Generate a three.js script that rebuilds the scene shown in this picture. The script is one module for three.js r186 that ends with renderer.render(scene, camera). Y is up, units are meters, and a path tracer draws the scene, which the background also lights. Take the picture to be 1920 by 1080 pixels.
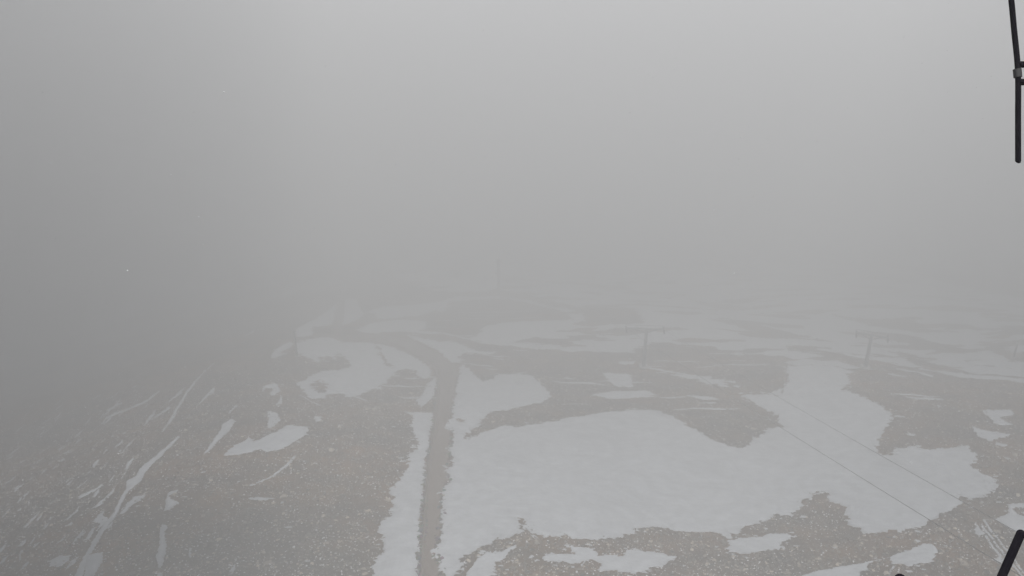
import * as THREE from 'three';
import { mergeGeometries as mergeAll } from 'three/addons/utils/BufferGeometryUtils.js';
import { RoundedBoxGeometry } from 'three/addons/geometries/RoundedBoxGeometry.js';
import { createNoise2D } from 'simplex-noise';

// ---------- camera, sky, sun, air, exposure (metres; x right, y up, -z away down the slope) ----------
const scene = new THREE.Scene();
const camera = new THREE.PerspectiveCamera(36, 16 / 9, 0.1, 4000);
camera.position.set(0, 0, 0);
camera.rotation.x = THREE.MathUtils.degToRad(-26);

const renderer = new THREE.WebGLRenderer({ antialias: true });
renderer.toneMapping = THREE.LinearToneMapping;
renderer.toneMappingExposure = 3.1;
renderer.shadowMap.enabled = true;

function overcastSky(width = 64, height = 32) {          // even cloud cover, brighter towards the zenith
  const data = new Float32Array(width * height * 4);
  for (let j = 0; j < height; j++) {
    const up = Math.max(0, Math.sin(((j + 0.5) / height - 0.5) * Math.PI));
    const v = 0.3 * (1 + 2 * up) / 2.2;
    for (let i = 0; i < width; i++) data.set([v * 0.98, v, v * 1.05, 1], (j * width + i) * 4);
  }
  const t = new THREE.DataTexture(data, width, height, THREE.RGBAFormat, THREE.FloatType);
  t.mapping = THREE.EquirectangularReflectionMapping; t.magFilter = THREE.LinearFilter; t.needsUpdate = true;
  return t;
}
scene.background = overcastSky();
scene.environment = scene.background;

const sun = new THREE.DirectionalLight(0xfffcf7, 1.5);   // the sun behind cloud: high and very soft
sun.position.set(20, 300, -40);
sun.target.position.set(0, 0, -60);
sun.castShadow = true; sun.shadow.radius = 30; sun.shadow.mapSize.set(2048, 2048);
Object.assign(sun.shadow.camera, { left: -300, right: 300, top: 400, bottom: -400, near: 1, far: 900 });
scene.add(sun, sun.target);
scene.fog = new THREE.FogExp2(0xf2f3f4, 0.0080);

// ---------- helpers ----------
const mergeGeometries = (list) => mergeAll(list.map((g) => (g.index ? g.toNonIndexed() : g)));
function seeded(a) { return () => { a |= 0; a = a + 0x6D2B79F5 | 0; let t = Math.imul(a ^ a >>> 15, 1 | a); t = t + Math.imul(t ^ t >>> 7, 61 | t) ^ t; return ((t ^ t >>> 14) >>> 0) / 4294967296; }; }
const rnd = seeded(71), noise = createNoise2D(seeded(5)), noiseB = createNoise2D(seeded(9));
const { sin, cos, min, max, abs, sqrt, hypot, floor, ceil, exp, PI } = Math;
const clamp = (v, a, b) => max(a, min(b, v)), mix = (a, b, t) => a + (b - a) * t;
const smooth = (a, b, v) => { const t = clamp((v - a) / (b - a), 0, 1); return t * t * (3 - 2 * t); };
const fbm = (x, y, n = 4) => { let s = 0, a = 0.5; for (let i = 0; i < n; i++) { s += a * noise(x, y); x = x * 2.03 + 7.1; y = y * 2.03 - 3.7; a *= 0.5; } return s; };

const taken = new Map();
function numbered(name) { const n = taken.get(name) || 0; taken.set(name, n + 1); return n ? name + '_' + String(n).padStart(3, '0') : name; }
function tag(o, label, category, group) { o.userData.label = label; if (category) o.userData.category = category; if (group) o.userData.group = group; return o; }
function mesh(name, geometry, material, parent) {
  const m = new THREE.Mesh(geometry, material); m.name = parent === scene ? numbered(name) : name;
  m.castShadow = m.receiveShadow = true; parent.add(m); return m;
}
function kind(o, k) { o.userData.kind = k; return o; }
function thing(name, x, y, z, turn = 0) { const g = new THREE.Group(); g.name = numbered(name); g.position.set(x, y, z); g.rotation.y = turn; scene.add(g); return g; }

// h is the horizontal distance in front of the camera (h = -z)
function height(x, h) {
  let y = -46 - 0.365 * h;
  y += 1.2 * sin(x * 0.045 + h * 0.021 + 0.6) + 0.9 * sin(h * 0.05 - x * 0.018 + 1.1) + 0.5 * sin(x * 0.11 + 1.7) * sin(h * 0.083);
  const q = max(0, -x - 40 - 0.12 * (h - 72)); y -= 0.25 * q * q / (q + 15);
  const c = clamp((62 - h) / 62, 0, 1) ** 3;
  return y * (1 - c) - 4 * c - 0.06 * max(0, -h);
}
const relief = (x, h) => h < 55 ? 0 : 0.2 * noise(x * 0.16, h * 0.13) + 0.07 * noiseB(x * 0.5, h * 0.45);
const ground = (x, h) => height(x, h) + relief(x, h) * (h > 260 ? 0.4 : 1);

// ---------- where the snow lies and where the paths run: outlines on the slope as [x, h] in metres ----------
const SNOW = {
  main: [[-5.9,73.7],[-7.7,73.6],[-8.2,77.3],[-9.1,80.2],[-9.7,82.3],[-9.0,84.6],[-9.3,91.5],[-9.5,96.2],[-10.4,100.0],[-10.1,103.6],[-9.0,105.5],[-9.9,108.7],[-10.8,112.4],[-9.3,111.8],[-10.1,119.0],[-11.2,121.8],[-10.2,124.2],[-10.7,131.0],[-12.8,136.0],[-11.6,142.6],[-12.1,157.4],[-12.9,178.9],[-13.6,200.2],[-13.3,205.0],[-11.1,198.8],[-8.9,188.8],[-7.1,181.8],[-5.2,184.3],[-3.7,192.5],[1.0,195.0],[4.5,192.4],[6.4,181.6],[8.1,170.8],[8.6,164.8],[6.8,159.1],[3.7,155.3],[1.4,154.1],[-0.8,150.3],[-4.3,149.0],[-5.0,145.4],[-6.3,137.9],[-7.7,133.0],[-8.8,127.3],[-6.7,130.4],[-4.2,134.6],[-1.7,138.8],[0.7,138.4],[3.3,139.8],[9.0,143.5],[11.9,145.5],[16.3,147.6],[20.2,150.4],[23.9,151.2],[27.6,152.0],[30.1,149.8],[31.6,144.8],[33.6,137.3],[36.3,130.7],[37.8,128.0],[40.2,126.4],[42.1,129.3],[43.2,132.0],[47.0,135.8],[47.6,138.5],[51.3,138.8],[51.1,141.8],[51.9,145.2],[50.7,150.4],[49.9,155.3],[48.3,159.7],[52.4,160.3],[56.7,157.9],[61.7,169.7],[67.3,187.8],[71.4,189.0],[79.3,187.3],[81.8,181.5],[78.3,178.2],[75.9,169.2],[70.9,162.1],[72.2,158.8],[72.6,154.4],[74.1,150.2],[73.3,144.7],[73.1,141.9],[71.5,139.0],[68.7,135.1],[65.7,130.9],[62.8,124.4],[63.1,122.6],[64.7,122.8],[66.6,125.9],[69.7,125.5],[71.9,124.1],[74.5,124.7],[78.3,124.8],[77.3,120.9],[76.9,118.8],[74.3,116.6],[74.5,112.9],[75.5,111.8],[74.5,108.3],[71.9,106.1],[69.9,104.2],[67.5,103.8],[66.9,105.6],[65.7,103.2],[64.7,101.0],[61.4,98.8],[58.3,96.0],[55.8,94.3],[53.4,93.1],[51.9,91.7],[51.2,92.7],[49.8,91.8],[46.9,92.0],[47.0,93.6],[46.0,94.5],[47.3,98.3],[47.3,99.5],[48.2,101.4],[47.4,102.1],[46.9,104.2],[47.3,106.5],[46.2,107.6],[45.8,105.9],[44.5,104.3],[42.8,104.4],[42.2,102.0],[40.6,100.0],[39.2,98.9],[37.1,98.8],[35.6,97.5],[33.8,96.1],[31.6,94.4],[31.3,92.6],[29.6,91.4],[28.7,90.8],[27.7,92.5],[24.1,92.6],[21.2,92.5],[17.6,92.3],[16.0,90.9],[12.8,88.1],[9.5,87.0],[7.0,87.5],[4.5,87.1],[3.2,86.4],[2.3,88.4],[1.2,92.2],[1.4,88.3],[0.0,86.1],[-1.5,86.2],[-4.3,82.8],[-5.9,80.4],[-6.0,77.0]],
  bottom_left_of_centre: [[-4.4,80.3],[-1.5,82.6],[0.5,84.3],[0.9,83.9],[-0.8,81.6],[-1.7,79.3],[-2.0,77.2],[-2.7,73.8],[-6.2,73.7],[-5.7,75.8],[-5.1,77.8]],
  bottom_centre: [[2.7,80.1],[3.9,81.8],[5.6,82.7],[7.1,82.5],[6.7,85.4],[7.9,84.5],[10.1,84.4],[10.8,82.7],[13.3,83.4],[15.3,85.3],[17.4,84.4],[20.7,84.3],[19.3,82.3],[16.2,79.7],[15.8,78.4],[13.7,78.2],[11.2,78.6],[10.4,79.0],[9.8,81.4],[7.1,80.0],[5.5,80.4],[4.2,80.0]],
  bottom_tongue: [[28.3,89.9],[29.6,90.7],[34.1,92.5],[35.9,92.5],[38.0,91.9],[35.1,89.5],[35.6,88.1],[33.6,87.6],[29.2,85.8],[28.4,86.3],[27.4,86.2]],
  bottom_edge: [[31.7,77.8],[33.8,79.4],[37.1,81.1],[41.9,83.1],[43.6,83.5],[45.0,84.1],[47.3,85.1],[47.2,84.7],[44.8,83.7],[43.6,82.9],[43.0,81.1],[41.9,80.8],[40.0,76.7],[30.5,76.2]],
  bottom_right: [[47.3,85.0],[50.5,87.0],[53.4,88.6],[54.4,88.6],[54.2,86.8],[52.9,84.7],[51.5,83.0],[49.9,82.8],[48.5,81.9],[47.5,82.8],[46.6,82.4],[46.6,83.2]],
  right_edge: [[66.6,96.2],[69.8,98.3],[71.0,100.0],[71.5,101.4],[73.2,101.9],[76.8,100.9],[75.5,98.9],[72.3,100.4],[71.3,99.5],[71.2,97.8],[74.6,97.4],[69.8,89.9],[68.1,91.3],[67.4,91.8],[66.9,93.7]],
  left_curved: [[-58.7,209.6],[-62.3,222.9],[-57.3,231.4],[-54.3,232.3],[-49.9,225.8],[-42.9,227.8],[-37.5,225.9],[-31.7,217.6],[-26.6,209.1],[-22.6,201.8],[-20.4,193.6],[-20.9,185.3],[-23.3,186.8],[-25.0,194.8],[-29.0,193.9],[-29.7,185.7],[-29.6,179.8],[-30.7,173.5],[-32.1,169.3],[-33.5,164.2],[-34.4,159.2],[-37.4,164.5],[-39.9,163.8],[-40.2,158.1],[-43.0,157.6],[-46.1,166.9],[-49.5,172.0],[-48.2,184.0],[-46.8,189.1],[-44.2,190.9],[-41.3,194.6],[-43.2,201.6],[-47.5,211.7],[-46.3,201.4],[-49.6,208.0],[-51.6,205.8],[-50.0,198.9],[-53.8,203.4]],
  path_left: [[-15.4,145.3],[-21.2,145.3],[-18.7,141.9],[-18.5,134.5],[-16.0,123.7],[-15.4,119.9],[-16.6,116.9],[-16.1,110.9],[-16.8,105.0],[-17.7,100.9],[-16.7,99.5],[-16.1,92.7],[-17.2,90.6],[-17.3,87.8],[-16.2,86.2],[-15.7,82.3],[-15.8,80.2],[-16.6,80.2],[-15.9,77.6],[-15.9,73.4],[-10.7,73.5],[-10.8,78.6],[-11.3,84.1],[-11.7,89.2],[-12.4,98.1],[-13.6,112.9],[-13.9,122.0],[-15.1,139.8]],
  left_oval: [[-46.6,116.5],[-46.2,122.1],[-45.0,125.9],[-43.6,123.5],[-42.7,126.5],[-41.1,128.5],[-40.9,132.0],[-39.8,132.9],[-36.3,131.3],[-35.3,126.7],[-35.8,123.7],[-37.3,119.0],[-39.6,117.1],[-41.4,118.5],[-42.4,116.8],[-44.3,116.2]],
  upper_left_triangle: [[-65.3,233.3],[-69.4,250.1],[-71.5,281.3],[-72.4,307.7],[-72.7,329.4],[-69.5,311.0],[-59.7,258.3],[-64.2,251.8],[-60.2,234.9],[-62.4,230.9]],
  strip_right: [[-71.5,339.3],[-67.0,339.8],[-59.7,311.6],[-56.4,299.8],[-56.8,268.4],[-55.5,253.7],[-63.9,298.6]],
  upper_lens: [[-57.5,305.8],[-52.4,318.5],[-42.3,324.1],[-32.7,330.0],[-27.0,333.3],[-26.7,321.7],[-30.7,307.7],[-34.9,289.6],[-38.3,291.5],[-44.4,287.5],[-50.3,289.7],[-52.4,302.5]],
  lower_lens: [[-49.5,246.6],[-49.2,269.8],[-43.6,281.7],[-27.3,272.1],[-26.3,262.0],[-30.8,254.1],[-38.8,249.0],[-46.2,242.7]],
  track_patch: [[-21.5,234.7],[-16.0,232.1],[-10.3,222.7],[-4.1,221.2],[-6.1,218.8],[-13.3,219.6],[-14.8,213.2],[-12.7,208.6],[-16.3,206.0],[-19.3,213.8],[-21.4,220.6],[-32.0,240.7],[-33.7,245.4],[-30.8,245.0],[-26.3,238.4]],
  upper_field: [[-133.0,909.1],[-80.4,576.2],[-80.8,478.8],[-51.3,384.0],[-35.5,352.3],[-25.0,338.3],[-36.9,320.8],[-19.7,290.2],[-10.4,252.4],[-13.0,236.3],[-3.2,228.3],[12.3,222.5],[20.1,214.3],[32.2,195.9],[40.9,181.7],[49.6,162.4],[56.7,157.9],[61.7,169.7],[68.6,190.9],[71.9,190.5],[79.8,188.6],[82.6,182.8],[85.9,179.8],[91.4,175.4],[98.1,169.5],[104.8,166.6],[126.3,171.7],[233.1,332.9],[216.9,335.6],[223.0,454.7],[129.8,580.1],[22.8,877.1]],
  gully_streak: [[-61.7,135.4],[-60.9,134.2],[-58.3,117.1],[-57.8,112.7],[-56.2,108.5],[-56.3,104.8],[-56.3,103.8],[-54.0,95.6],[-52.9,88.8],[-51.9,83.2],[-49.3,76.0],[-50.8,76.4],[-52.8,83.7],[-53.9,89.6],[-55.1,96.7],[-57.6,105.8],[-59.6,110.2],[-59.0,112.3],[-59.9,115.3],[-60.3,119.7]],
  gully_foot: [[-52.4,83.4],[-50.5,84.1],[-49.2,81.5],[-48.9,79.0],[-47.9,75.6],[-49.3,76.0],[-50.9,80.5]],
  lone_stripe: [[-45.9,91.0],[-44.6,89.8],[-44.0,87.3],[-42.6,84.4],[-41.7,82.0],[-40.9,78.6],[-41.5,78.9],[-42.8,81.6],[-43.8,84.9],[-45.1,88.3]],
  notched: [[-49.2,100.8],[-47.9,101.7],[-47.6,100.7],[-48.6,99.8],[-47.6,98.5],[-46.7,97.6],[-45.7,97.2],[-46.2,96.4],[-46.2,94.7],[-47.0,94.3],[-47.9,97.0]],
  left_ladder: [[-50.3,117.6],[-51.6,126.0],[-53.1,133.6],[-54.2,137.7],[-53.5,141.8],[-52.0,139.2],[-51.0,132.4],[-50.4,125.4],[-49.7,119.1]],
};
const SCRAPS = [
  [[-57.9,84.34],[-56.27,85.08],[-54.94,84.67],[-54.11,82.3],[-55.02,81.85],[-56.24,82.22]],
  [[-53.47,80.21],[-53.93,82.74],[-53.55,84.26],[-52.98,82.23]],
  [[-56.96,94.24],[-57.11,97.61],[-55.71,95.4],[-54.25,93.94],[-54.25,90.3],[-55.12,92.66]],
  [[-53.73,95.39],[-54.34,98.32],[-54.19,101.38],[-52.43,101.35],[-52.28,98.89],[-52.79,97.28],[-52.85,95.12]],
  [[-80.17,173.04],[-80.99,181.8],[-81.26,187.68],[-79.67,180.85],[-79.63,174.24]],
  [[-76.06,151.44],[-79.97,163.3],[-81.25,169.84],[-78.82,163.51],[-75.84,152.46]],
  [[-73.69,134.25],[-75.99,142.58],[-73.7,138.54]],
  [[-74.53,131.64],[-75.9,135.97],[-74.79,133.97]],
  [[-63.54,117.53],[-65.4,123.34],[-65.72,126.45],[-63.55,120.25],[-62.82,117.36]],
  [[-59.88,99.5],[-59.2,102.94],[-58.45,100.31]],
  [[-62.07,98.07],[-62.86,102.07],[-61.82,99.52]],
  [[-60.65,82.44],[-60.98,85.4],[-60.15,83.6]],
  [[-58.99,88.24],[-58.99,91.5],[-58.47,89.58]],
  [[-56.33,87.33],[-57.18,92.31],[-56.16,90.48],[-55.99,87.89]],
  [[-67.45,157.53],[-69.81,171.32],[-71.09,180.42],[-67.95,171.07],[-68.61,169.79]],
  [[-48.24,146.07],[-45.35,143.35],[-42.91,137.61],[-42.91,132.46],[-44.03,131.97],[-45.59,138.23]],
  [[-53.29,159.29],[-56.24,170.21],[-53.28,171.31],[-50.47,164.23],[-50.92,158.96],[-52.24,161.54],[-52.63,165.71],[-54.44,167.03]],
  [[-47.76,150.63],[-49.13,160.64],[-46.86,152.05],[-47.04,149.62]],
  [[-37.43,139.72],[-35.98,139.57],[-34.93,135.04],[-35.73,134.3]],
  [[-40.96,77.62],[-40.33,77.59],[-39.44,75.42],[-40.06,75.45]],
  [[-39.59,83.78],[-39.1,83.35],[-38.4,80.97],[-38.92,81.67]],
  [[-32.49,77.25],[-32.51,78.61],[-32.36,79.29],[-31.88,77.63],[-32.08,76.57]],
  [[46.5,82.26],[46.56,81.97],[44.87,79.81],[44.62,79.96]],
  [[-20.17,156.95],[-19.9,167.69],[-19.32,173.71],[-17.34,177.67],[-17.02,167.52],[-18.01,160.95],[-18.39,151.01]],
  [[-19.55,154.46],[-19.9,167.69],[-20.24,178.99],[-18.87,187.49],[-17.53,177.0],[-17.11,163.55],[-18.26,149.89]],
  [[-65.05,206.31],[-66.28,215.95],[-64.87,225.55],[-62.77,221.65],[-62.17,216.34],[-64.07,212.26],[-61.21,209.85],[-63.89,204.76]],
  [[-67.04,214.89],[-65.48,220.26],[-65.22,217.59]],
  [[17.32,167.91],[24.41,171.97],[30.87,170.61],[32.5,166.16],[25.68,163.74],[20.97,163.43]],
  [[37.41,164.39],[42.41,161.03],[44.85,157.17],[39.8,159.51]],
  [[22.8,190.96],[29.29,189.54],[28.61,175.74],[24.84,175.35],[23.17,182.38]],
  [[80.82,155.47],[88.67,153.53],[87.73,152.15],[82.98,153.09]],
  [[84.86,149.05],[84.85,147.37],[83.82,146.18]],
  [[91.24,144.43],[98.19,146.42],[96.38,142.16],[92.45,140.2],[92.16,137.47],[92.22,135.54],[88.74,134.63]],
  [[83.84,134.96],[84.96,132.21],[87.65,131.03],[89.08,130.22],[86.24,127.74],[82.97,126.86],[82.44,129.83]],
  [[83.85,126.28],[85.1,124.94],[83.99,123.76],[82.91,125.08]],
  [[65.79,132.86],[66.99,131.2],[66.51,131.86]],
  [[70.87,132.31],[72.53,131.39],[71.81,130.44],[70.76,131.22]],
  [[73.26,130.14],[73.9,129.73],[73.41,129.29]],
  [[81.4,119.95],[82.45,119.18],[81.39,118.37]],
  [[-125.24,434.42],[-119.71,441.8],[-112.99,421.33],[-112.02,382.4],[-99.8,335.35],[-116.83,401.27]],
  [[-88.67,255.21],[-89.41,271.95],[-86.75,260.51]],
  [[62.38,93.28],[63.48,94.35],[62.59,92.24],[62.54,90.87],[61.32,90.21],[61.41,91.38]],
  [[60.31,84.54],[61.22,85.43],[60.84,83.64],[59.62,82.21],[59.25,83.38]],
  [[-37.14,98.67],[-36.15,99.63],[-34.61,99.5],[-32.98,99.0],[-34.31,98.42],[-35.93,98.36]],
  [[12.41,83.25],[13.12,83.67],[12.83,82.39]],
  [[-69.96,173.77],[-69.92,177.53],[-68.27,172.29]],
  [[41.13,88.63],[41.84,87.43],[41.38,86.96]],
  [[-66.86,140.35],[-69.38,151.28],[-72.64,162.24],[-77.5,179.45],[-79.7,193.96],[-80.38,206.54],[-80.99,207.69],[-80.52,195.35],[-78.95,181.74],[-74.55,165.25],[-71.06,153.87],[-67.57,141.4]],
  [[-76.52,158.14],[-76.49,162.74],[-76.12,166.21],[-77.56,168.99],[-77.99,165.57],[-78.07,160.99]],
  [[-94.38,171.56],[-91.9,174.55],[-88.28,178.32],[-87.49,187.04],[-88.65,189.04],[-89.47,180.42],[-93.12,176.71],[-95.64,173.71]],
  [[-64.78,105.3],[-63.18,107.12],[-62.99,109.45],[-63.81,110.68],[-63.97,108.33],[-65.56,106.49]],
  [[-62.25,85.84],[-63.13,87.43],[-63.47,88.59],[-64.04,89.12],[-63.63,87.8],[-62.66,86.05]],
  [[-34.61,115.51],[-35.02,112.15],[-36.0,107.76],[-37.56,104.2],[-37.3,103.68],[-35.64,107.06],[-34.54,111.29],[-34.2,114.84]],
  [[-33.28,251.26],[-22.7,248.18],[-15.34,238.66],[-9.59,230.72],[-0.01,228.41],[0.01,230.19],[-9.6,232.7],[-15.36,241.03],[-22.88,251.06],[-33.64,254.35]],
  [[63.2,94.86],[62.3,91.76],[61.81,89.46],[60.93,85.96],[60.54,83.94],[61.18,84.53],[61.46,86.44],[62.37,89.95],[62.98,92.38],[63.67,95.29]],
  [[63.68,94.29],[62.58,89.81],[61.36,84.61],[60.66,80.99],[60.01,78.55],[60.45,78.9],[61.12,81.38],[61.84,85.03],[63.09,90.27],[64.21,94.79]],
  [[64.78,95.75],[63.43,90.3],[62.38,85.66],[60.9,80.02],[61.35,80.38],[62.86,86.09],[63.95,90.78],[65.33,96.26]],
  [[93.58,185.61],[95.13,180.73],[97.45,175.32],[98.47,177.19],[96.21,182.8],[94.74,187.9]],
  [[32.72,194.9],[39.51,187.73],[45.74,175.37],[50.65,170.81],[51.09,172.37],[46.19,177.01],[39.92,189.52],[33.04,196.64]],
  [[-97.88,179.47],[-95.95,184.03],[-96.9,185.67],[-98.84,181.07]],
  [[-61.62,95.52],[-61.96,99.05],[-62.47,99.68],[-62.1,96.08]],
  [[-62.1,88.32],[-62.22,90.46],[-62.66,90.95],[-62.52,88.78]],
  [[-62.45,110.47],[-63.76,114.87],[-64.38,115.66],[-63.03,111.2]],
  [[-55.68,146.36],[-56.11,152.49],[-56.74,153.68],[-56.31,147.51]],
  [[-45.76,160.64],[-38.66,149.85],[-38.81,150.89],[-45.91,161.62]],
  [[8.43,83.97],[8.89,81.96],[8.09,79.86],[8.28,79.57],[9.15,82.0],[8.68,84.35]],
  [[-37.71,165.75],[-30.08,155.82],[-30.24,157.13],[-37.88,166.93]],
  [[14.11,81.44],[17.92,81.07],[18.03,81.55],[14.2,81.91]],
];
const BARE = [
  [[-30.1,276.5],[-26.6,302.0],[-24.5,330.5],[-4.4,329.9],[8.4,312.3],[19.0,280.4],[20.6,263.5],[7.3,269.3],[-5.4,262.0],[-10.4,252.4],[-13.1,237.8],[-22.2,248.5],[-27.9,254.1]],
  [[-53.6,628.1],[-32.5,618.6],[-13.2,572.1],[-29.8,565.0],[-45.1,596.0]],
  [[-39.0,482.7],[-28.3,449.3],[-28.1,413.0],[-34.9,438.4]],
  [[27.3,311.1],[46.4,297.8],[42.8,256.1],[33.2,255.6],[23.9,259.7]],
  [[34.0,218.0],[42.3,227.2],[56.7,221.4],[64.4,210.7],[72.9,203.8],[62.0,169.6],[58.8,164.4],[54.9,161.1],[49.4,161.6],[49.1,172.9],[46.8,179.7],[43.4,187.4],[41.4,184.1],[32.5,193.4]],
  [[110.8,247.8],[121.4,256.6],[129.8,248.3],[130.4,236.0],[137.4,233.3],[126.4,225.1],[121.5,226.4],[121.1,237.0],[113.1,241.5]],
  [[109.7,222.2],[114.1,217.5],[109.1,196.4],[109.1,178.0],[104.4,181.3],[100.3,185.8],[105.8,205.1]],
  [[144.6,241.1],[144.6,229.8],[139.5,213.7],[145.8,215.4],[136.0,199.8],[131.9,202.1],[139.1,223.1]],
  [[68.5,271.8],[83.4,265.4],[92.8,250.0],[98.7,238.5],[87.1,243.4],[76.7,254.3]],
  [[117.8,289.0],[127.9,276.0],[136.4,262.1],[146.8,254.8],[133.2,255.3],[123.7,266.1]],
  [[77.2,347.2],[93.5,314.1],[80.3,304.0]],
  [[-16.9,423.2],[0.0,456.4],[13.8,413.7],[-2.5,381.8]],
  [[32.4,404.0],[56.2,381.3],[44.9,372.1]],
  [[0.0,232.9],[6.5,237.8],[16.0,232.1],[21.7,224.0],[12.6,227.0]],
  [[-47.6,207.5],[-47.5,211.7],[-43.2,200.9],[-41.5,194.6],[-43.3,193.1]],
  [[-46.2,176.1],[-45.3,178.3],[-42.5,173.0],[-41.1,164.0],[-43.5,165.8]],
  [[45.5,106.8],[46.0,103.6],[47.3,101.9],[45.5,101.2],[44.5,102.7]],
  [[-89.2,491.4],[-70.6,434.9],[-50.4,371.7],[-34.8,343.1],[-20.6,339.7],[-4.6,338.9],[8.5,322.2],[19.5,291.9],[28.8,266.3],[30.0,274.0],[21.6,316.6],[9.3,339.0],[-4.7,353.3],[-21.1,349.3],[-35.5,354.8],[-52.9,401.8],[-72.2,461.9],[-97.6,558.7]],
  [[77.3,214.9],[83.1,199.3],[85.6,185.6],[92.1,177.3],[99.2,167.2],[114.8,161.8],[119.6,169.0],[103.0,174.1],[97.9,188.7],[92.3,200.1],[88.4,212.0],[80.9,224.8]],
  [[-39.0,220.1],[-36.7,215.6],[-36.9,219.1],[-39.3,223.7]],
  [[-36.6,211.2],[-34.4,205.9],[-34.3,208.6],[-36.6,214.2]],
  [[-34.8,205.0],[-32.7,198.9],[-32.5,200.5],[-34.6,206.7]],
  [[-33.1,199.9],[-31.0,195.5],[-30.9,197.4],[-33.1,201.9]],
  [[-10.4,140.3],[-9.1,138.6],[-9.0,140.5],[-10.4,142.2]],
  [[29.5,91.5],[33.3,93.5],[33.5,94.7],[29.7,92.8]],
  [[6.7,87.4],[8.5,84.7],[8.8,85.4],[6.9,88.2]],
  [[16.2,90.9],[21.0,92.3],[21.2,93.4],[16.3,92.0]],
  [[49.9,92.9],[51.0,93.4],[51.2,93.9],[50.1,93.4]],
];
const PATHS = [
  [[[-10.3,73.5],[-10.7,78.6],[-11.1,84.1],[-11.5,89.2],[-12.2,98.1],[-13.3,112.9],[-13.6,122.1],[-14.8,139.9],[-16.7,165.5],[-17.8,182.4],[-19.3,193.2],[-22.7,203.6],[-27.8,213.1],[-33.0,221.6],[-38.9,230.1],[-44.7,231.6],[-50.4,228.7],[-57.3,231.4],[-62.5,224.3]], [[-7.4,73.6],[-8.2,78.6],[-9.3,81.6],[-9.1,89.5],[-9.9,98.1],[-9.5,105.9],[-10.2,118.9],[-10.9,130.2],[-11.8,141.7],[-12.7,162.1],[-13.6,189.7],[-14.4,201.3],[-17.9,210.8],[-24.8,223.8],[-31.0,236.8],[-39.1,242.2],[-44.8,241.3],[-51.5,237.8],[-58.8,238.0],[-64.8,231.5]]],
  [[[-54.4,234.0],[-58.8,254.2],[-67.3,297.5],[-72.0,325.1],[-76.5,358.6],[-88.1,426.4]], [[-51.5,235.0],[-55.6,255.7],[-64.3,298.5],[-69.0,321.9],[-73.9,355.2],[-86.1,424.9]]],
];

// signed distance to an outline, positive inside
function prepared(points) {
  let x0 = 1e9, x1 = -1e9, h0 = 1e9, h1 = -1e9;
  for (const [x, h] of points) { x0 = min(x0, x); x1 = max(x1, x); h0 = min(h0, h); h1 = max(h1, h); }
  return { points, x0, x1, h0, h1 };
}
function signedDistance(o, x, h, reach = 6) {
  if (x < o.x0 - reach || x > o.x1 + reach || h < o.h0 - reach || h > o.h1 + reach) return -reach;
  let d = 1e9, inside = false; const p = o.points;
  for (let i = 0, j = p.length - 1; i < p.length; j = i++) {
    const [ax, ay] = p[i], [bx, by] = p[j], ex = bx - ax, ey = by - ay, wx = x - ax, wy = h - ay;
    const t = clamp((wx * ex + wy * ey) / (ex * ex + ey * ey || 1), 0, 1), dx = wx - ex * t, dy = wy - ey * t;
    d = min(d, dx * dx + dy * dy);
    if ((ay > h) !== (by > h) && x < ex * (h - ay) / ey + ax) inside = !inside;
  }
  return (inside ? 1 : -1) * sqrt(d);
}
const bareOutlines = BARE.map(prepared), snowOutlines = {}, scrapOutlines = SCRAPS.map(prepared);
for (const k in SNOW) snowOutlines[k] = prepared(SNOW[k]);
snowOutlines.upper_field.streaky = true;
const strips = PATHS.map(([a, b]) => prepared([...a, ...[...b].reverse()]));
const ragged = (x, h, k) => k * (0.6 * noise(x / (3.6 * k), h / (3.4 * k)) + 0.5 * noiseB(x / (1.5 * k), h / (1.2 * k)) + 0.42 * noise(x / (0.7 * k) + 40, h / (0.62 * k)) + (k > 0.3 ? 0.45 * max(0, noiseB(x * 0.09, h * 0.11) + 0.1) * noise(x / 1.3, h / 0.9) : 0));
function snowField(outline, x, h, k, cutBare) {
  let f = signedDistance(outline, x, h) + ragged(x, h, k);
  if (cutBare) for (const b of bareOutlines) { const s = signedDistance(b, x, h); if (s > -6) f = min(f, -s + ragged(x + 31, h, k)); }
  if (outline.streaky) f = min(f, 1.6 * (noise(x * 0.022 + 3, h * 0.05) + 0.45 * noiseB(x * 0.07, h * 0.16) + 0.42));   // far field: long bare bands between the drifts
  return f;
}
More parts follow.
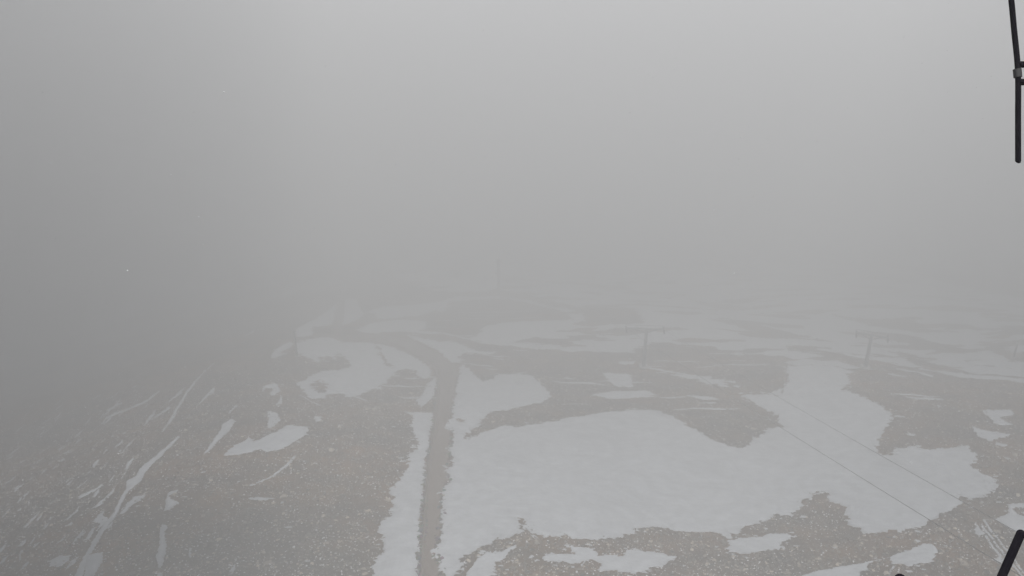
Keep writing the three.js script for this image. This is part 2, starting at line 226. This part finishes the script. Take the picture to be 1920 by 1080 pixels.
// a sheet of snow inside an outline, thin at its ragged edge and thicker within
function snowSheet(outline, { k = 0.5, depth = 0.22, cut = true, cell } = {}) {
  const hm = (outline.h0 + outline.h1) / 2;
  cell = cell || clamp(outline.h0 * 0.0028, 0.16, 0.9);
  const sx = cell, sh = cell * clamp(hm / 110, 1, 1.7), pad = k + cell;
  const nx = ceil((outline.x1 - outline.x0 + 2 * pad) / sx) + 1, nh = ceil((outline.h1 - outline.h0 + 2 * pad) / sh) + 1;
  const f = new Float32Array(nx * nh), X = (i) => outline.x0 - pad + i * sx, Hh = (j) => outline.h0 - pad + j * sh;
  for (let j = 0; j < nh; j++) for (let i = 0; i < nx; i++) f[j * nx + i] = snowField(outline, X(i), Hh(j), k, cut);
  const pos = [], uv = [], index = [], node = new Map(), edge = new Map();
  const put = (x, h, v) => { const t = depth * (1 - exp(-max(0, v) * 1.1 / (0.5 + k))) + min(0.05, max(0, v) * 0.3) * (1 + fbm(x * 0.35, h * 0.3, 3)); pos.push(x, ground(x, h) + (v > 1e-4 ? t + 0.012 : -0.06), -h); uv.push(x, h); return pos.length / 3 - 1; };
  const nodeAt = (i, j) => { const n = j * nx + i; if (!node.has(n)) node.set(n, put(X(i), Hh(j), f[n])); return node.get(n); };
  const edgeAt = (i, j, i2, j2) => {
    const a = j * nx + i, b = j2 * nx + i2, key = a < b ? a * 4 + (i2 !== i ? 0 : 1) : b * 4 + (i2 !== i ? 0 : 1);
    if (!edge.has(key)) { const t = f[a] / (f[a] - f[b]); edge.set(key, put(mix(X(i), X(i2), t), mix(Hh(j), Hh(j2), t), 0)); }
    return edge.get(key);
  };
  for (let j = 0; j < nh - 1; j++) for (let i = 0; i < nx - 1; i++) {
    const c = [[i, j], [i + 1, j], [i + 1, j + 1], [i, j + 1]], ring = [];
    for (let q = 0; q < 4; q++) {
      const [a, b] = c[q], [a2, b2] = c[(q + 1) % 4], v = f[b * nx + a] > 0, w = f[b2 * nx + a2] > 0;
      if (v) ring.push(nodeAt(a, b));
      if (v !== w) ring.push(edgeAt(a, b, a2, b2));
    }
    for (let q = 1; q < ring.length - 1; q++) index.push(ring[0], ring[q], ring[q + 1]);
  }
  const g = new THREE.BufferGeometry();
  g.setAttribute('position', new THREE.Float32BufferAttribute(pos, 3));
  g.setAttribute('uv', new THREE.Float32BufferAttribute(uv, 2));
  g.setIndex(index); g.computeVertexNormals();
  return g;
}
const isSnow = (x, h, grow = 0) => {
  for (const k in snowOutlines) if (signedDistance(snowOutlines[k], x, h, 2) > -grow) {
    for (const b of bareOutlines) if (signedDistance(b, x, h, 2) > 0) return false;
    return true;
  }
  return false;
};
const onPath = (x, h) => strips.some((s) => signedDistance(s, x, h, 1) > 0);

// ---------- materials ----------
function texture(size, paint, srgb = true) {
  const d = new Uint8Array(size * size * 4);
  for (let j = 0; j < size; j++) for (let i = 0; i < size; i++) d.set([...paint(i / size, j / size), 255].map((v) => clamp(v, 0, 255)), (j * size + i) * 4);
  const t = new THREE.DataTexture(d, size, size); if (srgb) t.colorSpace = THREE.SRGBColorSpace;
  t.wrapS = t.wrapT = THREE.RepeatWrapping; t.magFilter = THREE.LinearFilter; t.minFilter = THREE.LinearMipmapLinearFilter; t.generateMipmaps = true; t.needsUpdate = true;
  return t;
}
const wrapNoise = (u, v, n) => {   // noise that repeats over the unit square
  const a = u * 2 * PI, b = v * 2 * PI, r = n / (2 * PI);
  return 0.5 * (noise(cos(a) * r + 3, sin(a) * r + cos(b) * r) + noiseB(sin(b) * r - 5, cos(a) * r - sin(b) * r));
};
const turfMap = texture(512, (u, v) => {
  const n = 0.5 * wrapNoise(u, v, 14) + 0.5 * wrapNoise(v, u, 40), fine = rnd();
  const k = 0.86 + 0.22 * n + 0.34 * (fine - 0.5), stone = fine > 0.965 ? 55 : fine < 0.05 ? -45 : 0;
  return [205 * k + stone, 196 * k + stone, 186 * k + stone];
});
turfMap.repeat.set(1 / 17, 1 / 17);
const turfBump = texture(512, (u, v) => { const s = 128 + 60 * wrapNoise(u, v, 26) + 90 * (rnd() - 0.5); return [s, s, s]; }, false);
turfBump.repeat.set(1 / 13, 1 / 13);
const gravelMap = texture(256, () => { const s = 200 + 90 * (rnd() - 0.5); return [s, s * 0.985, s * 0.965]; });
gravelMap.repeat.set(1 / 9, 1 / 9);
const snowMap = texture(512, (u, v) => { const s = 236 + 13 * wrapNoise(u, v, 12) + 9 * wrapNoise(v, u, 36) + 8 * (rnd() - 0.5) - (rnd() > 0.9985 ? 70 : 0); return [s * 0.995, s, s * 1.004]; });
snowMap.repeat.set(1 / 31, 1 / 31);
const snowBump = texture(256, (u, v) => { const s = 128 + 80 * wrapNoise(u, v, 10) + 30 * (rnd() - 0.5); return [s, s, s]; }, false);
snowBump.repeat.set(1 / 11, 1 / 11);

const M = {
  turf: new THREE.MeshStandardMaterial({ vertexColors: true, map: turfMap, bumpMap: turfBump, bumpScale: 0.12, roughness: 1 }),
  gravel: new THREE.MeshStandardMaterial({ color: new THREE.Color().setRGB(0.25, 0.205, 0.175), map: gravelMap, bumpMap: turfBump, bumpScale: 0.06, roughness: 1 }),
  snow: new THREE.MeshStandardMaterial({ color: new THREE.Color().setRGB(0.47, 0.485, 0.51), map: snowMap, bumpMap: snowBump, bumpScale: 0.05, roughness: 0.85 }),
  crumb: new THREE.MeshStandardMaterial({ color: new THREE.Color().setRGB(0.62, 0.63, 0.65), roughness: 0.9 }),
  stone: new THREE.MeshStandardMaterial({ color: new THREE.Color().setRGB(0.8, 0.8, 0.8), roughness: 1 }),
  steel: new THREE.MeshStandardMaterial({ color: new THREE.Color().setRGB(0.17, 0.175, 0.18), roughness: 0.6, metalness: 0.3 }),
  dark: new THREE.MeshStandardMaterial({ color: new THREE.Color().setRGB(0.03, 0.03, 0.034), roughness: 0.7 }),
  rope: new THREE.MeshStandardMaterial({ color: new THREE.Color().setRGB(0.1, 0.1, 0.1), roughness: 0.8 }),
  timber: new THREE.MeshStandardMaterial({ color: new THREE.Color().setRGB(0.07, 0.055, 0.045), roughness: 0.95 }),
  concrete: new THREE.MeshStandardMaterial({ color: new THREE.Color().setRGB(0.3, 0.295, 0.285), roughness: 0.95 }),
  black: new THREE.MeshPhysicalMaterial({ color: new THREE.Color().setRGB(0.005, 0.004, 0.007), roughness: 0.9, specularIntensity: 0.12 }),
  clamp: new THREE.MeshStandardMaterial({ color: new THREE.Color().setRGB(0.022, 0.022, 0.023), roughness: 0.6 }),
};

// ---------- the mountainside ----------
function axis(list) {            // [[from, to, step], ...]
  const out = []; for (const [a, b, s] of list) { const n = ceil((b - a) / s); for (let i = 0; i < n; i++) out.push(a + (b - a) * i / n); } out.push(list.at(-1)[1]); return out;
}
{
  const xs = axis([[-700, -260, 12], [-260, -120, 2.4], [-120, 120, 0.8], [120, 260, 2.4], [260, 700, 12]]);
  const hs = axis([[-160, -10, 10], [-10, 60, 1.5], [60, 180, 0.7], [180, 320, 1.3], [320, 640, 3], [640, 1100, 12]]);
  const n = xs.length, pos = new Float32Array(n * hs.length * 3), col = new Float32Array(n * hs.length * 3), uv = new Float32Array(n * hs.length * 2), index = [];
  let k = 0;
  for (let j = 0; j < hs.length; j++) for (let i = 0; i < n; i++, k++) {
    const x = xs[i], h = hs[j];
    pos.set([x, ground(x, h), -h], k * 3); uv.set([x, h], k * 2);
    const a = fbm(x * 0.02 + 4, h * 0.025, 4), b = fbm(x * 0.09, h * 0.11 + 9, 4), c = fbm(x * 0.035 - 8, h * 0.03 + 2, 3);
    const v = 0.118 * (1 + 0.75 * b + 0.4 * a), warm = clamp(0.5 + 1.1 * a + 0.3 * b, 0, 1), green = clamp(0.25 + 1.3 * c, 0, 1);
    col.set([v * mix(1.28, 1.72, warm) * mix(1, 0.92, green), v * mix(0.93, 0.97, warm), v * mix(0.64, 0.42, warm) * mix(1, 0.92, green)], k * 3);
    if (i && j) index.push(k - n - 1, k - n, k, k - n - 1, k, k - 1);
  }
  const g = new THREE.BufferGeometry();
  g.setAttribute('position', new THREE.BufferAttribute(pos, 3)); g.setAttribute('color', new THREE.BufferAttribute(col, 3)); g.setAttribute('uv', new THREE.BufferAttribute(uv, 2));
  g.setIndex(index); g.computeVertexNormals();
  kind(mesh('mountainside', g, M.turf, scene), 'structure').userData.label = 'brown stony alpine slope falling away into fog';
}

// ---------- paths: crowned strips with a low bank on the left ----------
function pathStrip(left, right, bank) {
  const along = []; 
  for (let i = 0; i < left.length - 1; i++) {
    const d = hypot(left[i + 1][0] - left[i][0], left[i + 1][1] - left[i][1]), n = max(2, ceil(d / 0.8));
    for (let q = 0; q < n; q++) along.push(i + q / n);
  }
  along.push(left.length - 1);
  const at = (p, s) => { const i = min(p.length - 2, floor(s)), t = s - i; const a = p[max(0, i - 1)], b = p[i], c = p[i + 1], d = p[min(p.length - 1, i + 2)];
    return [0, 1].map((m) => 0.5 * (2 * b[m] + (c[m] - a[m]) * t + (2 * a[m] - 5 * b[m] + 4 * c[m] - d[m]) * t * t + (3 * b[m] - a[m] - 3 * c[m] + d[m]) * t ** 3)); };
  const across = [-0.06, 0.0, 0.05, 0.1, 0.16, 0.24, 0.34, 0.45, 0.55, 0.66, 0.76, 0.86, 0.95, 1.03], pos = [], uv = [], index = [], n = across.length;
  along.forEach((s, j) => {
    const a = at(left, s), b = at(right, s), w = 0.05 * noise(s * 3.1, 2), w2 = 0.05 * noise(s * 2.7, 9);
    across.forEach((u, i) => {
      const t = mix(u + w, u + w2, u), x = mix(a[0], b[0], t), h = mix(a[1], b[1], t);
      const edge = i === 0 || i === n - 1, lift = edge ? -0.1 : 0.05 + 0.05 * sin(PI * clamp(u, 0, 1)) + (bank ? 0.5 * exp(-(((u - 0.1) / 0.045) ** 2)) : 0) + 0.04 * noise(x * 1.3, h * 1.1) - 0.06 * exp(-(((u - 0.4) / 0.06) ** 2)) - 0.06 * exp(-(((u - 0.75) / 0.06) ** 2));
      pos.push(x, ground(x, h) + lift, -h); uv.push(x, h);
      if (i && j) { const k = j * n + i; index.push(k - n - 1, k - 1, k, k - n - 1, k, k - n); }
    });
  });
  const g = new THREE.BufferGeometry(); g.setAttribute('position', new THREE.Float32BufferAttribute(pos, 3)); g.setAttribute('uv', new THREE.Float32BufferAttribute(uv, 2)); g.setIndex(index); g.computeVertexNormals();
  return g;
}
PATHS.forEach(([a, b], i) => {
  kind(mesh('path', pathStrip(a, b, i === 0), M.gravel, scene), 'structure').userData.label = i ? 'short steep path climbing from the bend between two snow strips' : 'gravel path running down the slope and bending left';
});

// ---------- snow ----------
const patchLabels = {
  main: 'largest snowfield, to the right of the gravel path, crossed by two lift cables',
  bottom_left_of_centre: 'small snow wedge at the bottom edge just right of the path',
  bottom_centre: 'low flat snow patch near the bottom edge, ragged on top, below the largest snowfield',
  bottom_tongue: 'pale snow tongue between the largest snowfield and the bottom stony strip',
  bottom_edge: 'snow patch cut by the bottom edge with a thin tail to the right',
  bottom_right: 'rounded snow patch on stony ground near the black round cap',
  right_edge: 'snow patch at the right edge above the black slanted bar',
  left_curved: 'curved snow patch inside the bend of the gravel path',
  path_left: 'long snow strip along the left bank of the gravel path',
  left_oval: 'pointed oval snow patch alone on the brown slope left of the path',
  upper_left_triangle: 'slim triangular snow patch beside the thin pole above the path bend',
  strip_right: 'faint snow patch just right of the short steep path',
  upper_lens: 'upper of two faint lens-shaped snow patches above the path bend',
  lower_lens: 'lower of two faint lens-shaped snow patches above the path bend',
  track_patch: 'ragged snow scrap tapering right from the outside of the path bend',
  upper_field: 'wide faint snowfield behind the lift towers, fading into the fog',
  gully_streak: 'longest thin snow streak running down the gully at the lower left',
  gully_foot: 'snow patch at the foot of the long gully streak, bottom left',
  lone_stripe: 'narrow upright snow stripe alone on brown ground at the lower left',
  notched: 'small notched snow patch directly above the narrow upright stripe',
  left_ladder: 'thin broken snow streak left of the pointed oval patch',
};
const looks = { upper_field: { k: 1.8, depth: 0.3, cell: 0.7 }, main: { k: 0.75, depth: 0.32, cell: 0.22 }, left_curved: { k: 1.1, cell: 0.35 }, path_left: { k: 0.6 }, upper_left_triangle: { k: 1 }, upper_lens: { k: 1.2 }, lower_lens: { k: 1.2 }, track_patch: { k: 1 }, gully_streak: { k: 0.16, depth: 0.14, cell: 0.2 }, lone_stripe: { k: 0.22 }, notched: { k: 0.2 }, left_ladder: { k: 0.3 }, gully_foot: { k: 0.25 }, left_oval: { k: 0.4 }, bottom_edge: { k: 0.2 }, bottom_right: { k: 0.3 }, right_edge: { k: 0.25 }, bottom_centre: { k: 0.8 }, bottom_left_of_centre: { k: 0.7 }, bottom_tongue: { k: 0.6 } };
for (const name in SNOW) tag(mesh('snow_patch', snowSheet(snowOutlines[name], looks[name]), M.snow, scene), patchLabels[name], 'snow patch', 'snow patches on the slope');
{
  const widthOf = (p) => { let a = 0, l = 0; p.forEach(([x, h], i) => { const [u, v] = p[(i + 1) % p.length]; a += x * v - u * h; l += hypot(u - x, v - h); }); return abs(a) / l; };
  const blob = (x, h, w, d, lean) => { const n = 7, o = []; for (let i = 0; i < n; i++) { const a = i / n * 2 * PI, s = 0.6 + 0.7 * rnd(); o.push([x + cos(a) * w * s + sin(a) * d * lean, h + sin(a) * d * s]); } return prepared(o); };
  const extra = [];
  for (const [name, per] of [['main', 150], ['path_left', 45], ['left_curved', 45], ['left_oval', 20], ['bottom_centre', 40], ['bottom_left_of_centre', 22], ['bottom_tongue', 22], ['bottom_right', 10], ['gully_foot', 10], ['track_patch', 14], ['right_edge', 10]]) {
    const p = SNOW[name];                                  // fragments left behind where the patch has melted back
    for (let i = 0; i < per; i++) {
      const j = floor(rnd() * p.length), [ax, ah] = p[j], [bx, bh] = p[(j + 1) % p.length], t = rnd(), x = mix(ax, bx, t) + (rnd() - 0.5) * 3, h = mix(ah, bh, t) + (rnd() - 0.5) * 4, s = (0.5 + 1.2 * rnd() ** 2) * h / 110;
      if (isSnow(x, h, 0.1) || onPath(x, h)) continue;
      extra.push(blob(x, h, 0.45 * s, 0.3 * s, 0.3 * (rnd() - 0.5)));
    }
  }
  for (let i = 0; i < 230; i++) {                           // thin streaks in the furrows of the left slope
    const h = 84 + 150 * rnd(), x = -0.4 * h - 16 - 42 * rnd() ** 1.2 * h / 120, l = 1.2 + 7 * rnd() ** 2, w = 0.12 + 0.3 * rnd() ** 1.5, lean = -0.12 - 0.2 * rnd();
    extra.push(prepared([[x - w, h], [x + lean * l * 0.5 - w * 0.7, h + l * 0.5], [x + lean * l, h + l], [x + lean * l * 0.5 + w * 1.2, h + l * 0.45], [x + w, h - l * 0.1]]));
  }
  for (let i = 0; i < 110; i++) {                           // shallow bands of snow across the bare ground beyond the bend and round the middle tower
    const h = 150 + 150 * rnd(), x = -30 + 150 * rnd(), l = 2 + 7 * rnd() ** 2, w = 0.25 + 0.5 * rnd(), fall = -0.35 + 0.3 * rnd();
    if (isSnow(x, h, 0) || onPath(x, h)) continue;
    extra.push(prepared([[x - l, h - fall * l], [x - l * 0.3, h - fall * l * 0.4 + w], [x + l * 0.4, h + fall * l * 0.3 + w * 1.3], [x + l, h + fall * l], [x + l * 0.3, h + fall * l * 0.4 - w], [x - l * 0.5, h - fall * l * 0.5 - w * 0.8]]));
  }
  for (let i = 0; i < 60; i++) {                            // and scattered flecks over the lower brown slope
    const h = 76 + 90 * rnd(), x = -0.55 * h + 0.48 * h * rnd(); if (!isSnow(x, h, 0.3)) extra.push(blob(x, h, 0.2 + 0.5 * rnd() ** 2, 0.15 + 0.3 * rnd() ** 2, rnd() - 0.5));
  }
  const sheet = (o) => { const w = widthOf(o.points); return snowSheet(o, { k: clamp(w * 0.3, 0.02, 0.4), depth: clamp(w * 0.2, 0.03, 0.1), cell: clamp(w * 0.3, 0.07, 0.35), cut: false }); };
  const parts = [...scrapOutlines, ...extra].map(sheet).filter((g) => g.index.count);
  kind(tag(mesh('snow_scraps', mergeGeometries(parts), M.snow, scene), 'thin scraps and streaks of snow left on the brown slope'), 'stuff');
}

// ---------- loose stones, turf tufts and crumbs of snow ----------
function pebble(seed, flat) {
  const r = seeded(seed), g = new THREE.IcosahedronGeometry(1, 0), p = g.attributes.position, seen = new Map();
  for (let i = 0; i < p.count; i++) {
    const key = [p.getX(i), p.getY(i), p.getZ(i)].map((v) => v.toFixed(3)).join();
    if (!seen.has(key)) seen.set(key, 0.7 + 0.5 * r());
    const s = seen.get(key); p.setXYZ(i, p.getX(i) * s, p.getY(i) * s * flat, p.getZ(i) * s);
  }
  g.computeVertexNormals(); return g;
}
function scatter(name, label, geometry, material, count, place) {
  const m = new THREE.InstancedMesh(geometry, material, count), o = new THREE.Object3D(), c = new THREE.Color();
  let n = 0;
  for (let tries = 0; n < count && tries < count * 12; tries++) {
    const s = place(); if (!s) continue;
    o.position.set(s.x, ground(s.x, s.h) + (s.up || 0), -s.h); o.rotation.set((rnd() - 0.5) * 0.7, rnd() * 6.3, (rnd() - 0.5) * 0.7); o.scale.set(s.size * (0.7 + 0.6 * rnd()), s.size * (0.6 + 0.5 * rnd()), s.size * (0.7 + 0.6 * rnd())); o.updateMatrix();
    m.setMatrixAt(n, o.matrix); if (s.color) m.setColorAt(n, c.setRGB(...s.color)); n++;
  }
  m.count = n; m.name = name; m.castShadow = m.receiveShadow = true; kind(tag(m, label), 'stuff'); scene.add(m);
}
const somewhere = (far) => { const h = 68 + (far - 68) * rnd() ** 1.5, w = 0.66 * h + 14; return { x: (rnd() * 2 - 1) * w, h }; };
const stoneColor = () => { const v = rnd() < 0.45 ? 0.07 + 0.1 * rnd() : 0.2 + 0.3 * rnd() ** 2; return [v * 1.15, v, v * 0.82]; };
for (let q = 0; q < 2; q++) scatter(q ? 'flat_stones' : 'loose_stones', q ? 'flat grey stones lying in the turf' : 'loose grey stones strewn over the brown slope', pebble(20 + q, q ? 0.45 : 0.8), M.stone, 16000, () => {
  const s = somewhere(230); if (fbm(s.x * 0.06, s.h * 0.06, 3) < -0.25 + 0.5 * rnd() - 0.3 || isSnow(s.x, s.h, 0.2) || onPath(s.x, s.h)) return null;
  return { ...s, size: 0.07 + 0.2 * rnd() ** 3 + (rnd() < 0.012 ? 0.3 : 0), up: 0.02, color: stoneColor() };
});
scatter('snow_crumbs', 'small crumbs of snow caught in the turf', pebble(31, 0.5), M.crumb, 20000, () => {
  const s = somewhere(200); if (fbm(s.x * 0.05 + 5, s.h * 0.05, 3) * 0.6 + (s.x < -5 ? 0.2 : 0) < 0.9 * rnd() - 0.45 || isSnow(s.x, s.h, 0.2) || onPath(s.x, s.h)) return null;
  return { ...s, size: 0.045 + 0.1 * rnd() ** 2.5, up: 0.03 };
});
scatter('turf_tufts', 'dark tufts of withered grass', pebble(44, 0.7), new THREE.MeshStandardMaterial({ color: new THREE.Color().setRGB(0.9, 0.9, 0.9), roughness: 1 }), 15000, () => {
  const s = somewhere(210); if (isSnow(s.x, s.h, 0.1) || onPath(s.x, s.h)) return null;
  const v = 0.05 + 0.07 * rnd(); return { ...s, size: 0.1 + 0.2 * rnd() ** 2, up: 0.0, color: [v * 1.12, v, v * 0.82] };
});
{ // stones along both edges of the path
  const [a, b] = PATHS[0];
  scatter('path_edge_stones', 'stones and clods along the edges of the gravel path', pebble(52, 0.7), M.stone, 900, () => {
    const s = rnd() * 9, i = floor(s), p = rnd() < 0.7 ? a : b, t = s - i, x = mix(p[i][0], p[i + 1][0], t) + (rnd() - 0.5) * 0.9, h = mix(p[i][1], p[i + 1][1], t);
    return { x, h, size: 0.1 + 0.3 * rnd() ** 3, up: 0.08, color: [0.12, 0.108, 0.098].map((v) => v * (0.6 + 0.9 * rnd())) };
  });
}

{ // flakes of snow drifting down in front of the slope
  const flake = new THREE.OctahedronGeometry(1, 0), n = 900, m = new THREE.InstancedMesh(flake, M.crumb, n), o = new THREE.Object3D();
  for (let i = 0; i < n; i++) {
    const d = 7 + 26 * rnd(), x = (rnd() * 1.5 - 0.75) * d, y = -(0.05 + 1.0 * rnd()) * d;
    o.position.set(x, y, -d); o.rotation.set(rnd() * 6, rnd() * 6, 0); o.scale.setScalar(0.003 + 0.004 * rnd()); o.updateMatrix(); m.setMatrixAt(i, o.matrix);
  }
  m.name = 'falling_snow'; kind(tag(m, 'fine flakes of snow drifting in the air'), 'stuff'); scene.add(m);
}

// ---------- lift towers, masts and poles ----------
function tube(points, r, seg = 8, n = 24) { return new THREE.TubeGeometry(new THREE.CatmullRomCurve3(points.map((p) => new THREE.Vector3(...p))), n, r, seg, false); }
function bar(a, b, r, r2 = r, seg = 10) {
  const A = new THREE.Vector3(...a), B = new THREE.Vector3(...b), d = B.clone().sub(A), g = new THREE.CylinderGeometry(r2, r, d.length(), seg);
  g.applyQuaternion(new THREE.Quaternion().setFromUnitVectors(new THREE.Vector3(0, 1, 0), d.normalize())); g.translate(...A.add(B).multiplyScalar(0.5).toArray()); return g;
}
function box(w, h, d, x, y, z) { const g = new RoundedBoxGeometry(w, h, d, 2, min(w, h, d) * 0.12); g.translate(x, y, z); return g; }
function liftTower(x, h, tall, leftArm, rightArm, turn, label, group) {
  const t = thing('lift_tower', x, ground(x, h), -h, turn);
  tag(t, label, 'lift tower', group);
  mesh('footing', box(2.2, 1.1, 2.2, 0, 0.1, 0), M.concrete, t);
  mesh('mast', bar([0, 0.5, 0], [0, tall, 0], 0.52, 0.36, 16), M.steel, t);
  const arm = mesh('crossarm', mergeGeometries([box(leftArm + rightArm, 0.3, 0.4, (rightArm - leftArm) / 2, tall, 0), bar([-leftArm * 0.8, tall + 0.1, 0], [-0.2, tall - 1.2, 0], 0.12), bar([rightArm * 0.8, tall + 0.1, 0], [0.2, tall - 1.2, 0], 0.12)]), M.steel, t);
  mesh('walkway_rail', mergeGeometries([bar([-leftArm, tall + 1.1, 0.4], [rightArm, tall + 1.1, 0.4], 0.05), ...[-leftArm, -leftArm / 2, 0, rightArm / 2, rightArm].map((q) => bar([q, tall, 0.4], [q, tall + 1.1, 0.4], 0.04))]), M.steel, arm);
  for (const q of [-leftArm + 0.1, rightArm - 0.1]) {
    const s = mesh('sheave_beam', box(0.22, 0.34, 3.2, q, tall - 0.35, 0), M.dark, t);
    for (let i = 0; i < 4; i++) { const w = new THREE.CylinderGeometry(0.26, 0.26, 0.14, 14); w.rotateZ(PI / 2); w.translate(q + 0.2, tall - 0.42, -1.35 + i * 0.9); mesh('sheave_wheel', w, M.dark, s); }
  }
  mesh('ladder', mergeGeometries([bar([-0.22, 0.6, 0.62], [-0.22, tall, 0.46], 0.03, 0.03, 6), bar([0.22, 0.6, 0.62], [0.22, tall, 0.46], 0.03, 0.03, 6), ...Array.from({ length: floor(tall / 0.35) - 2 }, (_, i) => bar([-0.22, 0.9 + i * 0.35, 0.6 - i * 0.0045], [0.22, 0.9 + i * 0.35, 0.6 - i * 0.0045], 0.02, 0.02, 5))]), M.steel, t);
  return t;
}
liftTower(33.6, 194.4, 11.3, 5.2, 4.3, -0.06, 'T-shaped lift tower standing between the largest snowfield and the wide faint one', 'lift towers in the fog');
liftTower(85.7, 184.8, 9.3, 3.6, 3.6, -0.35, 'T-shaped lift tower beside the dark track on the right, clearest of the towers', 'lift towers in the fog');
function mast(name, x, h, tall, r, label, category) {
  const t = thing(name, x, ground(x, h), -h); tag(t, label, category);
  mesh('shaft', bar([0, -0.4, 0], [0, tall, 0], r, r * 0.72, 12), name === 'slope_pole' ? M.timber : M.steel, t);
  mesh('top_cap', new THREE.SphereGeometry(r * 0.85, 10, 6).translate(0, tall, 0), M.dark, t);
  mesh('footing', box(r * 4, 0.5, r * 4, 0, 0, 0), M.concrete, t);
  return t;
}
const farMast = mast('tall_mast', -5.8, 342.6, 16.4, 0.75, 'tall thin mast fading in the fog on the upper snowfield', 'mast');
mesh('cross_bracket', box(2.6, 0.3, 0.4, 0, 15.6, 0), M.steel, farMast);
mast('slope_pole', -57.8, 206.3, 7.7, 0.26, 'thin dark pole at the left end of the curved snow patch', 'pole');
mast('slope_pole', 135.1, 206.4, 5.2, 0.3, 'short faint pole near the right edge on the snow', 'pole');
mast('tall_mast', -94.5, 473.6, 12, 0.7, 'barely visible mast above the short steep path', 'mast');

// ---------- lift cables running down to the middle tower ----------
function cable(from, to, sag, r, label) {
  const pts = []; for (let i = 0; i <= 24; i++) { const t = i / 24; pts.push([mix(from[0], to[0], t), mix(from[1], to[1], t) - sag * 4 * t * (1 - t), -mix(from[2], to[2], t)]); }
  tag(mesh('lift_cable', tube(pts, r, 6, 60), M.rope, scene), label, 'cable', 'lift cables');
}
cable([28.4, -105.9, 194.4], [38.9, -38.0, 26], 0.5, 0.032, 'lift cable crossing the snowfield, the lower and longer of the two');
cable([37.8, -106.3, 194.4], [46.2, -39.4, 26], 0.5, 0.032, 'upper lift cable, crossing the right part of the snowfield');

// ---------- black fittings close to the camera, at the right-hand edge ----------
{
  const r = thing('clamped_rod', 1.142, -0.6195, -1.923);
  const rel = (p) => [p[0] - 1.142, p[1] + 0.6195, p[2] + 1.923];
  tag(r, 'thin black curved rod hanging at the top right edge, with a grey clamp', 'rod');
  const line = [[1.107, -0.163, -2.146], [1.118, -0.2385, -2.109], [1.1265, -0.2925, -2.0825], [1.1335, -0.3575, -2.051], [1.14, -0.415, -2.023], [1.142, -0.4525, -2.0045], [1.142, -0.533, -1.9655], [1.142, -0.6195, -1.923]].map(rel);
  const end = new THREE.SphereGeometry(0.0061, 12, 8); end.scale(1, 0.5, 1); end.rotateX(0.46);
  mesh('rod', mergeGeometries([tube(line, 0.0061, 12, 80), end]), M.black, r);
  for (const [y, z] of [[-0.4235, -2.0185], [-0.459, -2.001]]) mesh('side_arm', bar(rel([1.1425, y, z]), rel([1.3225, y, z]), 0.0073, 0.0073, 14), M.black, r);
  mesh('clamp', bar(rel([1.14, -0.433, -2.0145]), rel([1.1415, -0.4495, -2.006]), 0.0089, 0.0089, 16), M.clamp, r);
  mesh('bracket', bar(rel([1.325, 0.03, -2.24]), rel([1.325, -0.725, -1.8715]), 0.015, 0.015, 12), M.black, r);
}
{
  const b = thing('slanted_bar', 0.861, -1.0315, -1.166);
  tag(b, 'thick black bar with a rounded end, slanting up at the bottom right corner', 'bar');
  mesh('shaft', bar([0, 0, 0], [-0.085, -0.172, 0.084], 0.0071, 0.0071, 18), M.black, b);
  mesh('rounded_end', new THREE.SphereGeometry(0.0072, 16, 10).translate(0, 0, 0), M.black, b);
}
{
  const c = thing('round_cap', 0.657, -1.1015, -1.132);
  tag(c, 'black round cap just showing at the bottom edge left of the slanted bar', 'cap');
  mesh('dome', new THREE.SphereGeometry(0.01, 20, 12), M.black, c);
  mesh('stem', bar([0, -0.005, 0], [0, -0.125, 0.05], 0.007, 0.007, 12), M.black, c);
}

// ---------- two wings out of view, roofs placed to darken the fog left and right ----------
function unseenShadeWing(x0, x1, h0, h1, eaveX, eaveH, label) {
  const s = thing('unseen_shade_wing', (x0 + x1) / 2, 0, 0);
  tag(s, label, 'unseen_building', 'unseen wings that darken the fog at both sides');
  const ox = (x0 + x1) / 2, foot = (x, h) => height(x, h) - 2;
  const bottom = min(foot(x0, h1), foot(x1, h1));
  mesh('wall', box(x1 - x0, 5 - bottom, h1 - h0, 0, (5 + bottom) / 2, -(h0 + h1) / 2), M.concrete, s);
  const ra = min(x0, eaveX) - 1 - ox, rb = max(x1, eaveX) + 1 - ox;
  const roof = mesh('roof', box(rb - ra, 0.6, eaveH - h0 + 2, (ra + rb) / 2, 5.45, -(h0 - 1 + eaveH + 1) / 2), M.concrete, s);  // overhang sized for the shade it throws into the fog below
  for (let i = 0; i < 7; i++) { const h = mix(h0 + 4, h1 - 2, i / 6); mesh('roof_beam', bar([(abs(x0) < abs(x1) ? x0 : x1) - ox, -8, -h], [eaveX - ox, 5, -h], 0.5, 0.3), M.steel, roof); }
  for (let i = 0; i < 5; i++) { const x = mix(x0 + 3, x1 - 3, i / 4) - ox; mesh('roof_beam', bar([x, -12, -h1], [x, 5, -eaveH], 0.5, 0.3), M.steel, roof); }
}
unseenShadeWing(-84, -52, -24, 52, -20, 92, 'unseen wing out of view, its wide roof placed to darken the fog on the left');
unseenShadeWing(52, 76, -24, 30, 26, 56, 'smaller unseen wing out of view, its roof placed to darken the fog on the right');
renderer.render(scene, camera);
